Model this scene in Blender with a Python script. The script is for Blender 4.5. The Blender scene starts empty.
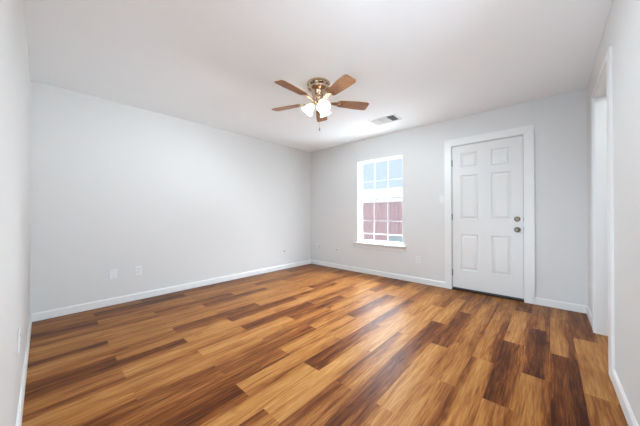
import bpy, bmesh, math, random
from mathutils import Vector, Matrix
R = math.radians
sc = bpy.context.scene
col = sc.collection

# ------------------------------------------------------------------ camera
W, L, H = 4.168, 4.047, 2.44          # room: x 0..W, y 0..-L, z 0..H
cam_d = bpy.data.cameras.new('camera')
cam_d.sensor_fit = 'HORIZONTAL'; cam_d.sensor_width = 36.0
cam_d.lens = 36 * 252.09 / 640
cam_d.shift_x = 1.085 / 640
cam_d.clip_start = .01
cam = bpy.data.objects.new('camera', cam_d); col.objects.link(cam)
ya, ro, pi_ = R(42.4192), R(-.154), R(.2095)
Fv = Vector((-math.sin(ya), math.cos(ya), 0)); Rv = Vector((math.cos(ya), math.sin(ya), 0)); Uv = Vector((0, 0, 1))
Fv, Uv = Fv * math.cos(pi_) + Uv * math.sin(pi_), Uv * math.cos(pi_) - Fv * math.sin(pi_)
Rv, Uv = Rv * math.cos(ro) + Uv * math.sin(ro), Uv * math.cos(ro) - Rv * math.sin(ro)
m = Matrix((Rv, Uv, -Fv)).transposed().to_4x4(); m.translation = (3.8632, -3.9604, 1.0815)
cam.matrix_world = m
sc.camera = cam

# ------------------------------------------------------------------ world, sun, exposure
sc.view_settings.view_transform = 'Standard'
sc.view_settings.look = 'None'
sc.view_settings.exposure = 0.90
sc.view_settings.gamma = 1.0
sc.view_settings.use_curve_mapping = False
wd = bpy.data.worlds.new('sky'); sc.world = wd; wd.use_nodes = True
nt = wd.node_tree; nt.nodes.clear()
wo = nt.nodes.new('ShaderNodeOutputWorld'); bg = nt.nodes.new('ShaderNodeBackground')
tc = nt.nodes.new('ShaderNodeTexCoord'); sx = nt.nodes.new('ShaderNodeSeparateXYZ'); rp = nt.nodes.new('ShaderNodeValToRGB')
e_ = rp.color_ramp.elements            # pale hazy sky low down, brightened far more overhead to light the room
e_[0].position = .30; e_[0].color = (.38, .455, .52, 1)
e_[1].position = .62; e_[1].color = (18, 19.5, 21, 1)
nt.links.new(tc.outputs['Generated'], sx.inputs[0]); nt.links.new(sx.outputs['Z'], rp.inputs[0])
nt.links.new(rp.outputs[0], bg.inputs[0]); nt.links.new(bg.outputs[0], wo.inputs[0])
bg.inputs[1].default_value = 1.0
sun_d = bpy.data.lights.new('sun', 'SUN'); sun_d.energy = .6; sun_d.angle = R(1)
sun = bpy.data.objects.new('sun', sun_d); col.objects.link(sun)
sun.rotation_euler = (R(48), 0, R(12))     # comes from behind the room and lights what stands outside the window


LC = (.88, .945, 1)
LU = (.64, .83, 1)


def area(name, loc, rot, sx_, sy_, power, color=(1, 1, 1)):
    d = bpy.data.lights.new(name, 'AREA'); d.shape = 'RECTANGLE'; d.size = sx_; d.size_y = sy_
    d.energy = power; d.color = color
    o = bpy.data.objects.new(name, d); col.objects.link(o); o.location = loc; o.rotation_euler = rot
    return o


# fill lights added out of view, and the side hall's own light
P = dict(bulb=44, fill_s=22, fill_e=31, side=7, world=1.0, up_sf=48, up_ef=26)
area('fill_down_south', (5.4, -5.0, 2.30), (0, 0, 0), 1.4, 1.2, P['fill_s'], LU)  # added fill from above, behind the camera
area('fill_east', (6.3, -3.7, 1.15), (R(90 + 12), 0, R(90)), 2.8, 2.0, P['fill_e'], LC)  # added sideways fill, no glazed door stands there
area('side_hall_lamp', (4.85, -1.0, 2.32), (0, 0, 0), .5, .5, P['side'], (.86, .94, 1))
area('fill_up_south', (3.5, -5.7, .2), (R(180 - 45), 0, R(10)), 1.6, .8, P['up_sf'], LU)  # added fill aimed up at the ceiling from behind the camera
area('fill_up_east', (6.0, -3.3, .2), (R(180 - 50), 0, R(80)), 1.3, .8, P['up_ef'], LU)  # added fill aimed up through the right wall's opening
bg.inputs[1].default_value = P['world']; sun_d.energy = .6 * P['world']

# ------------------------------------------------------------------ materials


def mat(name, color, rough=.5, metal=0.0, spec=.5, bump=0.0, bscale=200, emit=None, estr=0.0, var=0.0, vscale=8):
    mt = bpy.data.materials.new(name); mt.use_nodes = True
    n = mt.node_tree; b = n.nodes['Principled BSDF']
    b.inputs['Base Color'].default_value = (*color, 1); b.inputs['Roughness'].default_value = rough
    b.inputs['Metallic'].default_value = metal; b.inputs['Specular IOR Level'].default_value = spec
    if emit:
        b.inputs['Emission Color'].default_value = (*emit, 1); b.inputs['Emission Strength'].default_value = estr
    t = n.nodes.new('ShaderNodeTexCoord')
    if bump:
        ns = n.nodes.new('ShaderNodeTexNoise'); ns.inputs['Scale'].default_value = bscale; ns.inputs['Detail'].default_value = 3
        bp = n.nodes.new('ShaderNodeBump'); bp.inputs['Strength'].default_value = bump; bp.inputs['Distance'].default_value = .002
        n.links.new(t.outputs['Object'], ns.inputs['Vector']); n.links.new(ns.outputs['Fac'], bp.inputs['Height'])
        n.links.new(bp.outputs[0], b.inputs['Normal'])
    ns2 = n.nodes.new('ShaderNodeTexNoise'); ns2.inputs['Scale'].default_value = vscale
    mx = n.nodes.new('ShaderNodeMixRGB'); mx.inputs[1].default_value = (*color, 1)
    mx.inputs[2].default_value = (*[c * (1 - max(var, .01)) for c in color], 1)
    n.links.new(t.outputs['Object'], ns2.inputs['Vector']); n.links.new(ns2.outputs['Fac'], mx.inputs[0])
    n.links.new(mx.outputs[0], b.inputs['Base Color'])
    return mt


M = dict(
    wall=mat('wall_paint', (.70, .69, .678), .6, bump=.15, bscale=180),
    ceil=mat('ceiling_paint', (.945, .965, .98), .75, bump=.3, bscale=120),
    trim=mat('trim_paint', (.795, .785, .77), .35),
    door=mat('door_paint', (.745, .735, .72), .35),
    vinyl=mat('white_vinyl', (.88, .89, .9), .35),
    plate=mat('white_plastic', (.77, .77, .77), .3),
    slot=mat('dark_slot', (.05, .05, .05), .5),
    brass=mat('antique_brass', (.60, .45, .33), .2, 1.0),
    nickel=mat('satin_nickel', (.26, .23, .19), .28, 1.0),
    hinge=mat('dull_steel', (.3, .3, .29), .4, 1.0),
    bronze=mat('dark_bronze', (.035, .028, .022), .45, .6),
    duct=mat('duct_metal', (.10, .10, .105), .6, .3),
    siding=mat('white_siding', (.075, .072, .072), .7),  # siding, roof, box and fence colours darkened to offset the brightened sky
    roof=mat('blue_grey_shingle', (.013, .019, .022), .85, bump=.5, bscale=30, var=.3, vscale=6),
    pale=mat('pale_bounce_concrete', (.42, .42, .415), .9, bump=.5, bscale=60, var=.5, vscale=5),
    acgrey=mat('grey_green_metal', (.014, .021, .022), .6),
    bulb=mat('lit_bulb', (1, .95, .85), .4, emit=(1, .86, .66), estr=14),
)


def wood_mat(name, ramp, scale_x, scale_y, attr=True, rough=.36, axis='Y'):
    mt = bpy.data.materials.new(name); mt.use_nodes = True
    n = mt.node_tree; b = n.nodes['Principled BSDF']; N = n.nodes.new; K = n.links.new
    t = N('ShaderNodeTexCoord')
    ac = N('ShaderNodeAttribute'); ac.attribute_name = 'tone'
    sep = N('ShaderNodeSeparateColor'); K(ac.outputs['Color'], sep.inputs[0])
    # every plank gets its own stretch of grain
    off = N('ShaderNodeVectorMath'); off.operation = 'MULTIPLY_ADD'
    cmb = N('ShaderNodeCombineXYZ'); 
    for i in range(3): K(sep.outputs[1], cmb.inputs[i])
    off.inputs[1].default_value = (37, 61, 13)
    K(cmb.outputs[0], off.inputs[0]); K(t.outputs['Object'], off.inputs[2])

    def noise(sx_, sy_, detail, dist=0.0, rg=.5):
        mp = N('ShaderNodeMapping'); mp.inputs['Scale'].default_value = (sx_, sy_, 1)
        ns = N('ShaderNodeTexNoise'); ns.inputs['Scale'].default_value = 1; ns.inputs['Detail'].default_value = detail
        ns.inputs['Roughness'].default_value = rg; ns.inputs['Distortion'].default_value = dist
        K(off.outputs[0], mp.inputs['Vector']); K(mp.outputs[0], ns.inputs['Vector']); return ns.outputs['Fac']

    def math_(op, a, b_, c=None):
        q = N('ShaderNodeMath'); q.operation = op
        for i, v in enumerate((a, b_, c)):
            if v is None: continue
            if isinstance(v, (int, float)): q.inputs[i].default_value = v
            else: K(v, q.inputs[i])
        return q.outputs[0]
    broad = noise(scale_x * .28, scale_y * .5, 3, .6)
    fine = noise(scale_x * 1.6, scale_y, 5, .8, .6)
    pore = noise(scale_x * 7, scale_y * 3, 3, 0, .6)
    knot = noise(6, 3.2, 2, .4)
    v = math_('MULTIPLY_ADD', math_('SUBTRACT', broad, .5), GR[0], sep.outputs[0])
    v = math_('MULTIPLY_ADD', math_('SUBTRACT', fine, .5), GR[1], v)
    v = math_('MULTIPLY_ADD', math_('SUBTRACT', pore, .5), GR[2], v)
    kn = math_('MULTIPLY', math_('MAXIMUM', math_('SUBTRACT', knot, .68), 0.0), 2.5)
    v = math_('SUBTRACT', v, kn)
    cr = N('ShaderNodeValToRGB'); e = cr.color_ramp.elements
    e[0].position, e[0].color = ramp[0][0], (*ramp[0][1], 1); e[1].position, e[1].color = ramp[-1][0], (*ramp[-1][1], 1)
    for p, c in ramp[1:-1]:
        x = e.new(p); x.color = (*c, 1)
    K(v, cr.inputs[0]); K(cr.outputs[0], b.inputs['Base Color'])
    b.inputs['Roughness'].default_value = rough
    b.inputs['Specular IOR Level'].default_value = .10
    bp = N('ShaderNodeBump'); bp.inputs['Strength'].default_value = .25; bp.inputs['Distance'].default_value = .001
    K(fine, bp.inputs['Height']); K(bp.outputs[0], b.inputs['Normal'])
    return mt


def srgb(r, g, b_):
    f = lambda c: (c / 255 / 12.92) if c / 255 <= .04045 else ((c / 255 + .055) / 1.055) ** 2.4
    return (f(r), f(g), f(b_))


GR = (.55, 1.1, .8)
M['floor'] = wood_mat('wood_plank_floor', [(0, srgb(60, 24, 7)), (.3, srgb(108, 58, 24)), (.6, srgb(152, 99, 49)), (1, srgb(186, 137, 80))], 22, 2.2)
GR = (.35, .4, .1)
M['blade'] = wood_mat('oak_blade_veneer', [(0, srgb(60, 38, 26)), (.35, srgb(120, 82, 58)), (.7, srgb(162, 118, 86)), (1, srgb(200, 160, 126))], 30, 30)


def fence_mat():
    mt = mat('red_stained_boards', (.040, .0135, .0135), .8, var=.35, vscale=5)
    return mt


M['fence'] = fence_mat()


def glass_mat(name, color, alpha_white=0.0):
    mt = bpy.data.materials.new(name); mt.use_nodes = True
    n = mt.node_tree; n.nodes.clear(); N = n.nodes.new; K = n.links.new
    o = N('ShaderNodeOutputMaterial'); tr = N('ShaderNodeBsdfTransparent'); gl = N('ShaderNodeBsdfGlossy')
    gl.inputs['Roughness'].default_value = .03; tr.inputs[0].default_value = (*color, 1)
    df = N('ShaderNodeBsdfTranslucent'); df.inputs[0].default_value = (.95, .97, 1, 1)
    m1 = N('ShaderNodeMixShader'); m1.inputs[0].default_value = .05
    m2 = N('ShaderNodeMixShader'); m2.inputs[0].default_value = alpha_white
    K(tr.outputs[0], m2.inputs[1]); K(df.outputs[0], m2.inputs[2]); K(m2.outputs[0], m1.inputs[1]); K(gl.outputs[0], m1.inputs[2])
    K(m1.outputs[0], o.inputs[0]); return mt


M['glass'] = glass_mat('window_glass', (.97, .99, 1), .004)


def frost_mat():
    mt = bpy.data.materials.new('frosted_shade_glass'); mt.use_nodes = True
    n = mt.node_tree; n.nodes.clear(); N = n.nodes.new; K = n.links.new
    o = N('ShaderNodeOutputMaterial'); tl = N('ShaderNodeBsdfTranslucent'); tl.inputs[0].default_value = (.80, .78, .70, 1)
    pb = N('ShaderNodeBsdfPrincipled'); pb.inputs['Base Color'].default_value = (.93, .92, .86, 1); pb.inputs['Roughness'].default_value = .25
    mx = N('ShaderNodeMixShader'); mx.inputs[0].default_value = .5
    K(tl.outputs[0], mx.inputs[1]); K(pb.outputs[0], mx.inputs[2]); K(mx.outputs[0], o.inputs[0]); return mt


M['frost'] = frost_mat()

# ------------------------------------------------------------------ mesh helpers


class MB:
    def __init__(s): s.bm = bmesh.new()

    def box(s, a, b, bevel=0.0, mtx=None, taper=None):
        x0, y0, z0 = a; x1, y1, z1 = b
        vs = [s.bm.verts.new(p) for p in ((x0, y0, z0), (x1, y0, z0), (x1, y1, z0), (x0, y1, z0), (x0, y0, z1), (x1, y0, z1), (x1, y1, z1), (x0, y1, z1))]
        fs = [s.bm.faces.new([vs[i] for i in q]) for q in ((3, 2, 1, 0), (4, 5, 6, 7), (0, 1, 5, 4), (1, 2, 6, 5), (2, 3, 7, 6), (3, 0, 4, 7))]
        if bevel:
            ed = list({e for f in fs for e in f.edges})
            r = bmesh.ops.bevel(s.bm, geom=ed, offset=bevel, segments=2, affect='EDGES', profile=.5)
            vs = list({v for f in r['faces'] for v in f.verts} | {v for v in vs if v.is_valid})
        if mtx is not None:
            for v in vs: v.co = mtx @ v.co
        return s

    def lathe(s, prof, seg=32, mtx=None, ribs=0, ribamp=0.0, close=False):
        """revolve (r, z) points about z"""
        mtx = mtx or Matrix(); rings = []
        for r, z in prof:
            if r < 1e-6:
                rings.append([s.bm.verts.new(mtx @ Vector((0, 0, z)))])
            else:
                rings.append([s.bm.verts.new(mtx @ Vector(((r + ribamp * math.cos(ribs * 2 * math.pi * k / seg)) * math.cos(2 * math.pi * k / seg), (r + ribamp * math.cos(ribs * 2 * math.pi * k / seg)) * math.sin(2 * math.pi * k / seg), z))) for k in range(seg)])
        pr = list(zip(rings, rings[1:]))
        if close: pr.append((rings[-1], rings[0]))
        for A, B in pr:
            for k in range(seg):
                q = [A[k % len(A)], A[(k + 1) % len(A)], B[(k + 1) % len(B)], B[k % len(B)]]
                u = []
                for v in q:
                    if v not in u: u.append(v)
                if len(u) > 2: s.bm.faces.new(u)
        return s

    def tube(s, pts, r, seg=10, radii=None):
        pts = [Vector(p) for p in pts]; rings = []
        for i, p in enumerate(pts):
            d = (pts[min(i + 1, len(pts) - 1)] - pts[max(i - 1, 0)]).normalized()
            u = d.cross(Vector((0, 0, 1)));
            if u.length < 1e-3: u = d.cross(Vector((1, 0, 0)))
            u.normalize(); w = d.cross(u); rr = radii[i] if radii else r
            rings.append([s.bm.verts.new(p + u * rr * math.cos(2 * math.pi * k / seg) + w * rr * math.sin(2 * math.pi * k / seg)) for k in range(seg)])
        for A, B in zip(rings, rings[1:]):
            for k in range(seg): s.bm.faces.new((A[k], A[(k + 1) % seg], B[(k + 1) % seg], B[k]))
        s.bm.faces.new(rings[0][::-1]); s.bm.faces.new(rings[-1]); return s

    def prism(s, pts, ax, a, b):
        """polygon pts (two other axes, in xyz order) extruded along axis ax from a to b"""
        def P(q, t):
            l = list(q); l.insert(ax, t); return l
        A = [s.bm.verts.new(P(q, a)) for q in pts]; B = [s.bm.verts.new(P(q, b)) for q in pts]
        s.bm.faces.new(A); s.bm.faces.new(B[::-1])
        for i in range(len(pts)): s.bm.faces.new((A[i], B[i], B[(i + 1) % len(pts)], A[(i + 1) % len(pts)]))
        return s

    def build(s, name, mt, parent=None, loc=None, smooth=False, kind=None):
        bmesh.ops.recalc_face_normals(s.bm, faces=s.bm.faces)
        me = bpy.data.meshes.new(name); s.bm.to_mesh(me); s.bm.free(); me.materials.append(mt)
        if smooth:
            for p in me.polygons: p.use_smooth = True
            try: me.set_sharp_from_angle(angle=R(40))
            except Exception: pass
        o = bpy.data.objects.new(name, me); col.objects.link(o)
        if parent: o.parent = parent
        if loc: o.location = loc
        if kind: o['kind'] = kind
        return o


def empty(name, loc=(0, 0, 0), rot=(0, 0, 0)):
    o = bpy.data.objects.new(name, None); col.objects.link(o); o.location = loc; o.rotation_euler = rot
    o.empty_display_size = .1
    return o


def tag(o, label, cat, group=None, kind=None):
    o['label'] = label; o['category'] = cat
    if group: o['group'] = group
    if kind: o['kind'] = kind
    return o


def copy_tree(o, parent=None):
    kids = [c for c in col.objects if c.parent == o]
    c = o.copy(); col.objects.link(c); c.parent = parent
    for k in kids: copy_tree(k, c)
    return c


ST = 'structure'

# ------------------------------------------------------------------ walls, ceiling
T = .115
WX0, WX1, WZ0, WZ1 = 1.213, 2.105, .555, 2.055      # window opening
DX0, DX1, DZ1 = 2.815, 3.648, 2.050                  # door opening (between jambs' backs)
OY0, OY1, OZ1 = -1.400, -.590, 2.135                 # opening in the right wall
b = MB()
b.box((-T, 0, 0), (WX0, T, H)).box((WX0, 0, 0), (WX1, T, WZ0)).box((WX0, 0, WZ1), (WX1, T, H))
b.box((WX1, 0, 0), (DX0, T, H)).box((DX0, 0, DZ1), (DX1, T, H)).box((DX1, 0, 0), (W + T, T, H))
b.build('wall_back', M['wall'], kind=ST)
MB().box((-T, -L - T, 0), (0, 0, H)).build('wall_left', M['wall'], kind=ST)
OPY = -2.40                            # unseen wide opening from here on, added to let fill light in
b = MB(); b.box((W, OY1, 0), (W + T, 0, H)).box((W, OY0, OZ1), (W + T, OY1, H)).box((W, OPY, 0), (W + T, OY0, H))
b.build('wall_right', M['wall'], kind=ST)
NX = 2.95  # unseen wall stops here, gap added for fill light
b = MB(); b.box((0, -L - T, 0), (NX, -L, H))
b.build('wall_near', M['wall'], kind=ST)
# unseen room added to hold the fill lights, and the hall beside the room
b = MB(); b.box((1.6, -6.4, 0), (6.6, -6.3, H)).box((6.5, -6.3, 0), (6.6, -2.0, H)).box((5.5, -2.1, 0), (6.5, -2.0, H)).box((1.5, -6.4, 0), (1.6, -L - T, H))
b.build('wall_fill_room', M['wall'], kind=ST)
b = MB(); b.box((W + T, -.3, 0), (5.4, -.2, H)).box((5.4, -1.9, 0), (5.5, -.2, H)).box((W + T, -2.0, 0), (5.4, -1.9, H))
b.build('wall_side_hall', M['wall'], kind=ST)
MB().box((-T, -6.4, H), (6.6, T, H + .1)).build('ceiling', M['ceil'], kind=ST)

# ------------------------------------------------------------------ floor of staggered planks
PW, X0 = .1475, 4.0125
TONE = {}
# wood tone of each plank across its width, 0 dark heartwood to 99 pale sapwood
for cell in '''0.0:20 25 30 25|0.1:72 70 68 66|0.2:48 52 52 50|0.3:45 50 50 45|1.0:52 55 48 40|1.1:65 66 48 25|1.2:12 15 10 14|1.3:40 45 40 35|2.0:30 45 42 28|2.1:28 15 14 35|2.2:50 62 52 28|2.3:50 50 40 40|3.0:20 25 25 22|3.1:68 72 62 40|3.2:14 18 22 50|3.3:60 55 50 45|4.0:48 60 52 35|4.1:66 62 48 15|4.2:20 60 65 35|4.3:30 50 50 30|5.0:42 52 50 32|5.1:60 62 52 20|5.2:55 62 60 40|5.3:66 62 50 24|6.0:48 55 48 28|6.1:22 18 26 42|6.2:70 75 68 48|6.3:24 58 60 55|7.0:38 42 40 28|7.1:66 72 62 35|7.2:26 14 16 42|7.3:45 15 14 28|8.0:48 45 38 30|8.1:68 70 68 58|8.2:20 45 64 50|8.3:25 30 45 40|9.0:55 58 55 50|9.1:60 66 62 56|9.2:62 70 70 62|9.3:70 72 66 60|9.4:30 50 55 50|10.0:15 25 45 55|10.1:15 18 42 60|10.2:15 15 20 44|10.3:36 66 70 66|10.4:50 60 55 50|11.0:50 58 55 50|11.1:55 62 62 56|11.2:56 62 66 64|11.3:62 66 54 34|11.4:20 10 15 28|12.0:50 58 60 52|12.1:30 15 20 40|12.2:42 62 62 36|12.3:40 35 28 18|12.4:28 30 20 25|13.0:20 24 28 35|13.1:50 60 60 50|13.2:30 55 60 48|13.3:44 28 20 16|13.4:15 26 35 48|14.0:34 28 28 35|14.1:38 60 62 50|14.2:60 60 42 28|14.3:46 66 60 26|14.4:45 60 50 26|15.0:25 25 30 30|15.1:55 65 62 50|15.2:25 28 24 40|15.3:62 70 70 55|15.4:35 62 60 52|16.0:50 60 60 50|16.1:35 30 48 50|16.2:30 14 16 40|16.3:58 68 62 40|16.4:52 60 54 28|17.0:50 50 45 40|17.1:52 62 60 50|17.2:52 60 56 45|17.3:60 66 66 56|17.4:20 14 28 42|18.0:50 60 55 50|18.1:28 30 50 60|18.2:20 15 26 40|18.3:35 50 62 60|18.4:60 40 14 15|19.0:25 30 40 40|19.1:20 18 28 45|19.2:70 66 60 50|19.3:20 18 30 38|19.4:62 60 42 34|20.0:45 50 50 45|20.1:50 55 50 45|20.2:55 60 56 45|20.3:60 66 66 60|20.4:10 18 52 60|21.0:30 30 35 35|21.1:40 50 55 50|21.2:60 60 60 50|21.3:58 66 62 50|21.4:64 60 50 40|22.0:50 50 45 45|22.1:45 50 50 40|22.2:14 18 30 42|22.3:32 60 66 60|22.4:50 66 66 58|23.0:35 35 40 40|23.1:35 38 45 50|23.2:60 62 58 50|23.3:20 20 30 40|23.4:50 54 50 28|24.0:35 40 40 45|24.1:20 20 26 40|24.2:50 52 50 40|24.3:60 56 52 45|24.4:14 14 30 44|25.0:25 30 35 35|25.1:42 45 45 40|25.2:48 50 50 45|25.3:60 62 60 50|25.4:50 46 34 24|26.0:25 25 28 28|26.1:40 40 42 40|26.2:40 42 44 40|26.3:15 18 20 28|26.4:44 50 50 48|27.0:22 22 25 25|27.1:30 32 35 35|27.2:30 34 36 38|27.3:22 25 25 20|27.4:38 42 44 44'''.split('|'):
    key_, val_ = cell.split(':'); TONE[tuple(int(q) for q in key_.split('.'))] = [min(.95, max(.02, .50 + (int(q) / 100 - .48) * 1.0)) for q in val_.split()]
me = bpy.data.meshes.new('floor'); vs, fs, tn = [], [], []
random.seed(7)
jmin, jmax = -17, 27
for j in range(jmin, jmax + 1):
    xl = X0 - PW * j; xr = xl + PW
    ph = -.853 if j % 2 == 0 else -.397
    for k in range(-2, 8):
        ya_, yb_ = ph - .912 * (k - 1), ph - .912 * k      # far end, near end
        a, c = max(xl, 0.0), min(xr, 6.5)
        yf, yn = min(ya_, 0.0), max(yb_, -6.3)
        if a >= c or yf <= yn: continue
        prof = TONE.get((j, k))
        if prof is None:
            base = random.choice((.2, .35, .5, .6, .7, .8))
            prof = [min(.95, max(.05, base + random.uniform(-.2, .2))) for _ in range(4)]
        rnd = random.random(); n_ = len(prof) - 1
        for i in range(n_):
            u0, u1 = xl + (xr - xl) * i / n_, xl + (xr - xl) * (i + 1) / n_
            if u1 <= a or u0 >= c: continue
            t0, t1 = prof[i], prof[i + 1]
            if u0 < a: t0 = t0 + (t1 - t0) * (a - u0) / (u1 - u0); u0 = a
            if u1 > c: u1 = c
            q = len(vs); vs += [(u0, yn, 0), (u1, yn, 0), (u1, yf, 0), (u0, yf, 0)]; fs.append((q, q + 1, q + 2, q + 3))
            tn += [(t0, rnd), (t1, rnd), (t1, rnd), (t0, rnd)]
me.from_pydata(vs, [], fs); me.materials.append(M['floor'])
at = me.color_attributes.new('tone', 'FLOAT_COLOR', 'CORNER')
for i, (t_, r_) in enumerate(tn): at.data[i].color = (t_, r_, 0, 1)
fl = bpy.data.objects.new('floor', me); col.objects.link(fl); fl['kind'] = ST
MB().box((-T, -6.4, -.12), (6.6, T, -.004)).build('floor_slab', M['slot'], kind=ST)

# ------------------------------------------------------------------ baseboards


def base_x(x0, x1, y, s, name):     # along x, on a wall at y, protruding towards s
    p = [(y, 0), (y + s * .013, 0), (y + s * .013, .072), (y + s * .007, .083), (y, .083)]
    return MB().prism(p, 0, x0, x1).build(name, M['trim'], kind=ST)


def base_y(y0, y1, x, s, name):
    p = [(x, 0), (x + s * .013, 0), (x + s * .013, .072), (x + s * .007, .083), (x, .083)]
    return MB().prism(p, 1, y0, y1).build(name, M['trim'], kind=ST)


CX0, CX1, CZ = 2.738, 3.736, 2.140      # door casing outside
base_x(0, CX0, 0, -1, 'baseboard_back'); base_x(CX1, W, 0, -1, 'baseboard_back_corner')
base_y(-L, 0, 0, 1, 'baseboard_left'); base_x(0, NX, -L, 1, 'baseboard_near')
CY0, CY1 = OY0 - .095, OY1 + .095       # side opening casing outside
base_y(CY1, 0, W, -1, 'baseboard_right_far'); base_y(OPY, CY0, W, -1, 'baseboard_right')

# ------------------------------------------------------------------ front door
dr = empty('door_1', (3.232, 0, 0)); dr['kind'] = ST
ox = -3.232
SX0, SX1, SZ0, SZ1 = 2.836, 3.628, .036, 2.036
YS = .006                                # door face


def panel_door(x0, x1, z0, z1, yf, thick):
    """six raised panels pressed into the slab's face"""
    b = MB(); bm = b.bm
    px = [(2.942, 3.150), (3.302, 3.510)]; pz = [(.290, .790), (1.000, 1.615), (1.715, 1.925)]
    xs = [x0, px[0][0], px[0][1], px[1][0], px[1][1], x1]; zs = [z0, pz[0][0], pz[0][1], pz[1][0], pz[1][1], pz[2][0], pz[2][1], z1]
    for i in range(5):
        for k in range(7):
            X0_, X1_, Z0_, Z1_ = xs[i], xs[i + 1], zs[k], zs[k + 1]
            if i in (1, 3) and k in (1, 3, 5):
                rings = []
                for ins, dep in ((0, 0), (.010, .009), (.020, .009), (.042, .0015)):
                    rings.append([bm.verts.new((ox + x, yf + dep, z)) for x, z in ((X0_ + ins, Z0_ + ins), (X1_ - ins, Z0_ + ins), (X1_ - ins, Z1_ - ins), (X0_ + ins, Z1_ - ins))])
                for A, B in zip(rings, rings[1:]):
                    for q in range(4): bm.faces.new((A[q], A[(q + 1) % 4], B[(q + 1) % 4], B[q]))
                bm.faces.new(rings[-1])
            else:
                bm.faces.new([bm.verts.new((ox + x, yf, z)) for x, z in ((X0_, Z0_), (X1_, Z0_), (X1_, Z1_), (X0_, Z1_))])
    bmesh.ops.remove_doubles(bm, verts=bm.verts, dist=1e-5)
    x0, x1 = x0 + ox, x1 + ox; y1 = yf + thick
    for q in (((x0, yf, z0), (x0, yf, z1), (x0, y1, z1), (x0, y1, z0)), ((x1, yf, z0), (x1, yf, z1), (x1, y1, z1), (x1, y1, z0)),
              ((x0, yf, z1), (x1, yf, z1), (x1, y1, z1), (x0, y1, z1)), ((x0, yf, z0), (x1, yf, z0), (x1, y1, z0), (x0, y1, z0)),
              ((x0, y1, z0), (x1, y1, z0), (x1, y1, z1), (x0, y1, z1))):
        bm.faces.new([bm.verts.new(p) for p in q])
    return b


panel_door(SX0, SX1, SZ0, SZ1, YS, .040).build('panel_slab', M['door'], dr)
b = MB()                                   # frame with its stops behind the slab
b.box((DX0 + ox, .001, 0), (SX0 - .004 + ox, T, 2.050)).box((SX1 + .004 + ox, .001, 0), (DX1 + ox, T, 2.050)).box((SX0 - .004 + ox, .001, SZ1 + .004), (SX1 + .004 + ox, T, 2.050))
b.build('door_frame', M['trim'], dr)
b = MB().box((SX0 - .004 + ox, .048, .02), (SX0 + .010 + ox, .09, 2.040)).box((SX1 - .010 + ox, .048, .02), (SX1 + .004 + ox, .09, 2.040)).box((SX0 + .01 + ox, .048, SZ1 - .01), (SX1 - .01 + ox, .09, 2.040))
b.build('weather_strip', M['bronze'], dr)
MB().box((SX0 - .004 + ox, -.012, 0), (SX1 + .004 + ox, T, .022), .003).build('threshold', M['bronze'], dr)
MB().box((SX0 + ox, YS + .004, .022), (SX1 + ox, YS + .036, SZ0 + .001)).build('door_sweep', M['slot'], dr)


def casing_x(name, x0, x1, xi0, xi1, zt, zi, parent=None):
    """mitred flat casing on the y=0 wall"""
    y0, y1 = 0.0, -.017
    b = MB(); bm = b.bm

    def leg(o, i):   # o outer, i inner
        return [(o, 0), (i, 0), (i, zi), (o, zt)]
    for poly in (leg(x0, xi0), leg(x1, xi1), [(x0, zt), (xi0, zi), (xi1, zi), (x1, zt)]):
        b.prism(poly, 1, y0, y1)
    bmesh.ops.bevel(bm, geom=[e for e in bm.edges if all(abs(v.co.y - y1) < 1e-6 for v in e.verts) and not any(abs(v.co.z) < 1e-6 for v in e.verts) or
                              (all(abs(v.co.y - y1) < 1e-6 for v in e.verts) and abs(e.verts[0].co.x - e.verts[1].co.x) < 1e-6)], offset=.004, segments=2, affect='EDGES')
    return b.build(name, M['trim'], parent, kind=None if parent else ST)


casing_x('trim_1', CX0, CX1, SX0 - .008, SX1 + .008, CZ, SZ1 + .008)
for z in (.245, 1.035, 1.80):
    h = MB().tube([(SX0 - .001 + ox, -.005, z - .045), (SX0 - .001 + ox, -.005, z + .045)], .0075, 12)
    h.box((SX0 - .003 + ox, -.001, z - .045), (SX0 + .004 + ox, .006, z + .045)); h.build('hinge', M['hinge'], dr, smooth=True)
RX = Matrix.Rotation(R(90), 4, 'X')       # lathe z -> -y
kb = MB().lathe([(0, .0), (.033, 0), (.033, .004), (.028, .009), (.014, .013), (.011, .026), (.014, .032), (.024, .038), (.0285, .048), (.027, .058), (.018, .066), (.008, .068), (0, .068)], 32,
                Matrix.Translation((3.570 + ox, YS, .880)) @ RX).build('door_knob', M['nickel'], dr, smooth=True)
db = MB().lathe([(0, 0), (.032, 0), (.032, .006), (.028, .013), (.022, .016), (0, .016)], 32, Matrix.Translation((3.570 + ox, YS, 1.012)) @ RX)
db.build('deadbolt', M['nickel'], dr, smooth=True)
MB().box((-.013, -.030, -.004), (.013, -.015, .004), .002, Matrix.Translation((3.570 + ox, YS, 1.012))).build('thumb_turn', M['nickel'], dr)
b = MB().box((3.6285 + ox, -.004, .850), (3.637 + ox, .0, .912)).box((3.6285 + ox, -.004, .98), (3.637 + ox, .0, 1.035)); b.build('strike_plate', M['nickel'], dr)

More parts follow.
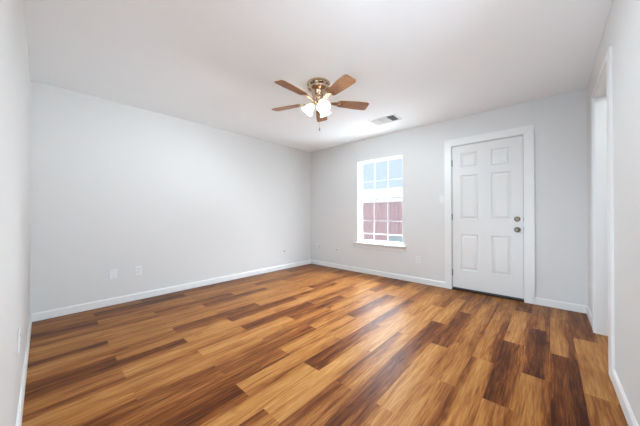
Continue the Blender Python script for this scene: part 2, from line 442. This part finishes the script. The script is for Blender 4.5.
# ------------------------------------------------------------------ opening to the side hall
b = MB()
b.box((W - .001, OY1 - .018, 0), (W + T + .001, OY1, OZ1 - .018)).box((W - .001, OY0, 0), (W + T + .001, OY0 + .018, OZ1 - .018)).box((W - .001, OY0, OZ1 - .018), (W + T + .001, OY1, OZ1))
b.build('trim_2', M['trim'], kind=ST)                  # jamb lining
b = MB(); xo, xi = W, W - .015
for poly in ([(CY0, 0), (OY0 + .010, 0), (OY0 + .010, OZ1 - .010), (CY0, OZ1 + .022)], [(CY1, 0), (OY1 - .010, 0), (OY1 - .010, OZ1 - .010), (CY1, OZ1 + .022)],
             [(CY0, OZ1 + .022), (OY0 + .010, OZ1 - .010), (OY1 - .010, OZ1 - .010), (CY1, OZ1 + .022)]):
    b.prism(poly, 0, xo, xi)
b.build('trim_3', M['trim'], kind=ST)                  # casing round the opening

# ------------------------------------------------------------------ window
wn = empty('window_1', (1.659, 0, WZ0)); wn['kind'] = ST
wx, wz = -1.659, -WZ0


def wb(b, x0, x1, y0, y1, z0, z1, bev=0.0): return b.box((x0 + wx, y0, z0 + wz), (x1 + wx, y1, z1 + wz), bev)


b = MB()                                   # white liner of the recess with a bead standing just proud of the wall
wb(b, WX0, WX0 + .012, -.004, T, WZ0, WZ1); wb(b, WX1 - .012, WX1, -.004, T, WZ0, WZ1); wb(b, WX0 + .012, WX1 - .012, -.004, T, WZ1 - .012, WZ1)
b.build('jamb_liner', M['trim'], wn)
b = MB(); FY0, FY1 = .055, .112            # outer vinyl frame
ix0, ix1, iz0, iz1 = WX0 + .012, WX1 - .012, WZ0 + .004, WZ1 - .012
wb(b, ix0, ix0 + .022, FY0, FY1, iz0, iz1, .002); wb(b, ix1 - .014, ix1, FY0, FY1, iz0, iz1, .002)
wb(b, ix0 + .022, ix1 - .014, FY0, FY1, iz0, iz0 + .022, .002); wb(b, ix0 + .022, ix1 - .014, FY0, FY1, iz1 - .014, iz1, .002)
b.build('vinyl_frame', M['vinyl'], wn)
gx0, gx1 = ix0 + .022, ix1 - .014


def sash(name, z0, z1, y0, y1, rail0, rail1, st):
    b = MB(); wb(b, gx0, gx0 + st, y0, y1, z0, z1, .0015); wb(b, gx1 - st, gx1, y0, y1, z0, z1, .0015)
    wb(b, gx0 + st, gx1 - st, y0, y1, z0, z0 + rail0, .0015); wb(b, gx0 + st, gx1 - st, y0, y1, z1 - rail1, z1, .0015)
    s_ = b.build(name, M['vinyl'], wn)
    ym = (y0 + y1) / 2; a, c = gx0 + st, gx1 - st; p, q = z0 + rail0, z1 - rail1
    g = MB(); wb(g, a - .003, c + .003, ym - .002, ym + .002, p - .003, q + .003); g.build('pane', M['glass'], s_)
    g = MB()
    for i in (1, 2): x = a + (c - a) * i / 3; wb(g, x - .008, x + .008, ym - .006, ym - .0025, p, q)
    z = (p + q) / 2; wb(g, a, c, ym - .0065, ym - .003, z - .008, z + .008); g.build('muntins', M['vinyl'], s_)
    return s_


MZ = 1.315
sash('upper_sash', MZ - .015, iz1 - .014, .084, .106, .030, .014, .018)
ls = sash('lower_sash', iz0 + .022, MZ + .022, .058, .082, .024, .036, .020)
b = MB(); wb(b, 1.62, 1.70, .046, .064, MZ + .020, MZ + .030, .002); b.build('sash_lock', M['vinyl'], ls)
b = MB(); z = .716                         # screen frame cross bar outside the lower sash
wb(b, gx0, gx1, .107, .1115, z - .008, z + .008); wb(b, gx0, gx0 + .018, .107, .1115, iz0 + .022, MZ); wb(b, gx1 - .018, gx1, .107, .1115, iz0 + .022, MZ)
b.build('screen_frame', M['vinyl'], wn)
b = MB(); wb(b, 1.176, 2.154, -.062, 0, WZ0 - .022, WZ0 + .004, .004); wb(b, WX0 + .0005, WX1 - .0005, -.002, .06, WZ0, WZ0 + .0040); b.build('sill', M['trim'], wn)
b = MB(); wb(b, 1.196, 2.132, -.020, 0, WZ0 - .088, WZ0 - .022, .004); b.build('apron', M['trim'], wn)

# ------------------------------------------------------------------ outside
MB().box((-30, T, -.3), (20, 30, -.2)).build('ground', M['pale'], kind=ST)  # unseen ground, made pale to throw light up through the window
fe = empty('board_fence', (-.4, 4.0, -.2))
FH = 1.66
for i in range(40):
    x = -3.2 + i * .145
    MB().box((x, 0, .04), (x + .139, .02, FH + .008 * math.sin(i * 2.3))).build('fence_board', M['fence'], fe)
for z in (.35, .95, 1.45): MB().box((-3.2, .02, z), (2.6, .06, z + .09)).build('fence_rail', M['fence'], fe)
for x in (-3.1, -.7, 1.7): MB().box((x, .06, 0), (x + .09, .15, FH - .03)).build('fence_post', M['fence'], fe)
tag(fe, 'red stained wooden board fence standing outside the window', 'fence')
ho = empty('neighbour_house', (-4, 11, -.2))
MB().box((-7, 0, 0), (7, 6, 2.15)).build('house_wall', M['siding'], ho)
MB().prism([(-.45, 2.12), (-.45, 2.30), (3, 3.25), (6.45, 2.30), (6.45, 2.12)], 0, -7.4, 7.4).build('house_roof', M['roof'], ho)
MB().box((-7.4, -.50, 2.0), (7.4, -.455, 2.25)).build('fascia', M['siding'], ho)
tag(ho, 'white neighbouring house with blue grey roof seen beyond the fence', 'house')
ac = empty('utility_box', (.52, 3.3, -.2))
MB().box((-.22, -.2, 0), (.5, .25, .60), .015).build('cabinet', M['acgrey'], ac)
MB().box((-.24, -.22, .60), (.52, .27, .63), .008).build('lid', M['acgrey'], ac)
tag(ac, 'low grey green metal box in front of the red fence outside the window', 'utility box')

# ------------------------------------------------------------------ ceiling fan
fan = empty('ceiling_fan', (2.095, -2.025, H))
tag(fan, 'brass flush mount ceiling fan with five wooden blades and three lit glass shades', 'ceiling fan')
MB().lathe([(0, 0), (.118, 0), (.122, -.004), (.122, -.018), (.116, -.024), (.112, -.030), (.112, -.044), (.118, -.050), (.120, -.058), (.116, -.068), (.102, -.080), (.086, -.092), (.078, -.104), (.074, -.124), (.060, -.136), (0, -.136)], 48).build('motor_housing', M['brass'], fan, smooth=True)
v0 = None
for k in range(8):
    if v0 is None: v0 = MB().box((.1085, -.026, -.045), (.1132, .026, -.029)).build('vent_slot', M['bronze'], fan); v_ = v0
    else: v_ = v0.copy(); col.objects.link(v_); v_.parent = fan
    v_.rotation_euler = (0, 0, R(k * 45 + 10))
MB().lathe([(0, -.134), (.056, -.134), (.062, -.140), (.062, -.150), (.056, -.156), (.048, -.158), (.044, -.166), (.044, -.190), (.050, -.196), (.050, -.204), (.040, -.214), (.030, -.220), (0, -.222)], 40).build('switch_housing', M['brass'], fan, smooth=True)
ZB = -.190


def blade_mesh():
    b = MB(); bm = b.bm; n = 14; pr = []
    r0, r1 = .205, .545
    for i in range(n + 1):
        t = i / n; x = r0 + (r1 - r0) * t
        w = .050 + .015 * min(1, t * 1.6)
        if t > .93: w -= .014 * ((t - .93) / .07) ** 2
        if t < .06: w -= .012 * (1 - t / .06) ** 2
        pr.append((x, w))
    top = [(x, w) for x, w in pr] + [(x, -w) for x, w in reversed(pr)]
    A = [bm.verts.new((x, y, .003)) for x, y in top]; B = [bm.verts.new((x, y, -.003)) for x, y in top]
    bm.faces.new(A); bm.faces.new(B[::-1])
    for i in range(len(top)): bm.faces.new((A[i], A[(i + 1) % len(top)], B[(i + 1) % len(top)], B[i]))
    return b


def iron_mesh():
    b = MB(); bm = b.bm
    out = [(.070, .012), (.110, .011), (.130, .012), (.155, .020), (.185, .027), (.212, .024), (.232, .010), (.236, 0)]
    pts = out + [(x, -y) for x, y in reversed(out[:-1])]
    A = [bm.verts.new((x, y, -.0032)) for x, y in pts]; B = [bm.verts.new((x, y, -.0085)) for x, y in pts]
    bm.faces.new(A); bm.faces.new(B[::-1])
    for i in range(len(pts)): bm.faces.new((A[i], A[(i + 1) % len(pts)], B[(i + 1) % len(pts)], B[i]))
    b.lathe([(0, -.0115), (.006, -.011), (.007, -.0085)], 12, Matrix.Translation((.182, .014, 0)))
    b.lathe([(0, -.0115), (.006, -.011), (.007, -.0085)], 12, Matrix.Translation((.182, -.014, 0)))
    b.lathe([(0, -.0115), (.006, -.011), (.007, -.0085)], 12, Matrix.Translation((.216, 0, 0)))
    return b


PH = 199.5
b0 = None
for k in range(5):
    if b0 is None:
        b0 = blade_mesh().build('blade', M['blade'], fan)
        at = b0.data.color_attributes.new('tone', 'FLOAT_COLOR', 'CORNER')
        for q in at.data: q.color = (.66, .3, 0, 1)
        i0 = iron_mesh().build('blade_iron', M['brass'], b0)
        a0 = MB().tube([(.045, 0, .052), (.060, 0, .050), (.075, 0, .012), (.090, 0, -.004), (.115, 0, -.006)], .008, 8, [.009, .009, .009, .010, .008]).build('iron_arm', M['brass'], b0, smooth=True)
        bl = b0
    else:
        bl = b0.copy(); col.objects.link(bl)
        for s_ in (i0, a0):
            c = s_.copy(); col.objects.link(c); c.parent = bl
    bl.parent = fan
    bl.rotation_euler = (Matrix.Rotation(R(PH + 72 * k), 4, 'Z') @ Matrix.Rotation(R(-12), 4, 'X')).to_euler()
    bl.location = (0, 0, ZB)


def bell(seg=48):
    out = [(.020, 0), (.024, .006), (.026, .018), (.034, .034), (.043, .052), (.050, .074), (.056, .092), (.066, .106)]
    inn = [(r - .003, z) for r, z in out]
    return MB().lathe(out + inn[::-1], seg, None, 16, .0012, close=True)


s0 = None
for ang in (215, 335, 95):
    ca, sa = math.cos(R(ang)), math.sin(R(ang))
    arm = MB().tube([(.036 * ca, .036 * sa, -.205), (.052 * ca, .052 * sa, -.210), (.064 * ca, .064 * sa, -.214)], .010, 10).build('lamp_arm', M['brass'], fan, smooth=True)
    mtx = Matrix.Translation((.058 * ca, .058 * sa, -.208)) @ Matrix.Rotation(R(ang), 4, 'Z') @ Matrix.Rotation(R(180 - 39), 4, 'Y')
    if s0 is None:
        s0 = bell().build('lamp_shade', M['frost'], fan, smooth=True)
        f0 = MB().lathe([(0, -.004), (.022, -.004), (.026, .0), (.026, .012), (.021, .014), (0, .014)], 24).build('shade_fitter', M['brass'], s0, smooth=True)
        u0 = MB().lathe([(0, .010), (.009, .010), (.010, .018), (.016, .028), (.018, .036), (.015, .046), (.008, .051), (0, .052)], 24).build('bulb', M['bulb'], s0, smooth=True)
        sh = s0
    else:
        sh = s0.copy(); col.objects.link(sh)
        for s_ in (f0, u0): c = s_.copy(); col.objects.link(c); c.parent = sh
    sh.parent = fan; sh.matrix_local = mtx
    ld = bpy.data.lights.new('bulb_light', 'POINT'); ld.energy = P['bulb']; ld.color = (.80, .92, 1); ld.shadow_soft_size = .02
    lo = bpy.data.objects.new('bulb_light', ld); col.objects.link(lo); lo.parent = fan; lo.location = mtx @ Vector((0, 0, .066))
pc = MB().tube([(.036, -.030, -.210), (.040, -.032, -.26), (.040, -.032, -.475)], .0011, 6).build('pull_chain', M['brass'], fan)
MB().lathe([(0, 0), (.004, -.003), (.006, -.012), (.0075, -.026), (.005, -.034), (0, -.036)], 14, Matrix.Translation((.040, -.032, -.475))).build('chain_fob', M['brass'], pc, smooth=True)

# ------------------------------------------------------------------ ceiling register
ve = empty('ceiling_vent', (2.112, -.622, H))
tag(ve, 'white rectangular metal air vent in the ceiling beside the fan', 'air vent')
vw, vd = .200, .135
b = MB()
for (a0_, a1_) in (((-vw, -vd), (vw, -vd + .028)), ((-vw, vd - .028), (vw, vd)), ((-vw, -vd + .028), (-vw + .028, vd - .028)), ((vw - .028, -vd + .028), (vw, vd - .028))):
    b.box((a0_[0], a0_[1], -.007), (a1_[0], a1_[1], 0), .002)
b.box((-.065, -vd + .028, -.006), (-.058, vd - .028, 0)).box((.062, -vd + .028, -.006), (.069, vd - .028, 0))
b.build('vent_frame', M['plate'], ve)
MB().box((-vw + .02, -vd + .02, -.0012), (vw - .02, vd - .02, -.0002)).build('vent_backing', M['duct'], ve)
b = MB()
for i in range(7):
    x = -vw + .040 + i * .0145
    b.box((-.008, -vd + .028, -.0006), (.008, vd - .028, .0006), 0, Matrix.Translation((x, 0, -.005)) @ Matrix.Rotation(R(-35), 4, 'Y'))
for i in range(13):
    y = -vd + .036 + i * .0165
    b.box((-.058, -.008, -.0006), (.062, .008, .0006), 0, Matrix.Translation((0, y, -.005)) @ Matrix.Rotation(R(-30), 4, 'X'))
for i in range(7):
    x = .078 + i * .0150
    b.box((-.006, -vd + .028, -.0006), (.006, vd - .028, .0006), 0, Matrix.Translation((x, 0, -.005)) @ Matrix.Rotation(R(50), 4, 'Y'))
b.build('vent_louvres', M['plate'], ve)

# ------------------------------------------------------------------ outlets and switch


def plate_root(name, loc, rz):      # local: x along wall, -y out of the wall
    return empty(name, loc, (0, 0, R(rz)))


def cover(p, w=.070, h=.115): return MB().box((-w / 2, -.006, -h / 2), (w / 2, 0, h / 2), .0025).build('cover_plate', M['plate'], p)


def duplex(loc, rz, label):
    p = plate_root('wall_outlet', loc, rz); cover(p)
    for z in (.020, -.020):
        f = MB().box((-.017, -.0085, z - .014), (.017, -.005, z + .014), .003).build('receptacle', M['plate'], p)
        MB().box((-.008, -.0092, z - .001), (-.0055, -.0084, z + .008)).box((.0055, -.0092, z - .001), (.008, -.0084, z + .008)).box((-.002, -.0092, z - .010), (.002, -.0084, z - .006)).build('slots', M['slot'], f)
    tag(p, label, 'outlet'); return p


duplex((0, -3.142, .368), 90, 'white duplex outlet low on the long blank wall, right one of its pair')
duplex((2.343, 0, .365), 0, 'white duplex outlet low on the wall between window and white door')
duplex((1.835, -L, .435), 180, 'white duplex outlet above the baseboard on the near wall at far left')
p = plate_root('wall_plate', (0, -3.394, .365), 90); cover(p, .076, .115)
for z in (.042, -.042): MB().lathe([(0, .0068), (.003, .0066), (.0035, .0055)], 10, Matrix.Translation((0, 0, z)) @ RX).build('screw', M['hinge'], p)
tag(p, 'blank white cover plate low on the long wall, left of the outlet beside it', 'wall plate')


def jack(loc, rz, label):
    p = plate_root('cable_jack', loc, rz)
    MB().lathe([(0, 0), (.016, 0), (.016, .003), (.009, .005), (0, .005)], 20, RX).build('grommet', M['plate'], p, smooth=True)
    MB().lathe([(.0085, .004), (.0085, .018), (.003, .018), (.003, .006)], 16, RX).build('connector', M['bronze'], p, smooth=True)
    tag(p, label, 'cable jack')


jack((0, -.756, .352), 90, 'small round cable jack low on the long blank wall near the far corner')
jack((.273, 0, .388), 0, 'small round cable jack below left of window, nearest the far corner')
jack((.731, 0, .371), 0, 'small round cable jack on window wall, between the corner jack and window')
p = plate_root('light_switch', (2.6995, 0, 1.290), 0); cover(p)
MB().box((-.008, -.0075, -.014), (.008, -.005, .014), .001).build('switch_collar', M['plate'], p)
MB().box((-.004, -.016, -.004), (.004, -.006, .005), .0015, Matrix.Rotation(R(-20), 4, 'X')).build('toggle', M['plate'], p)
tag(p, 'white toggle light switch beside the left casing of the door', 'light switch')
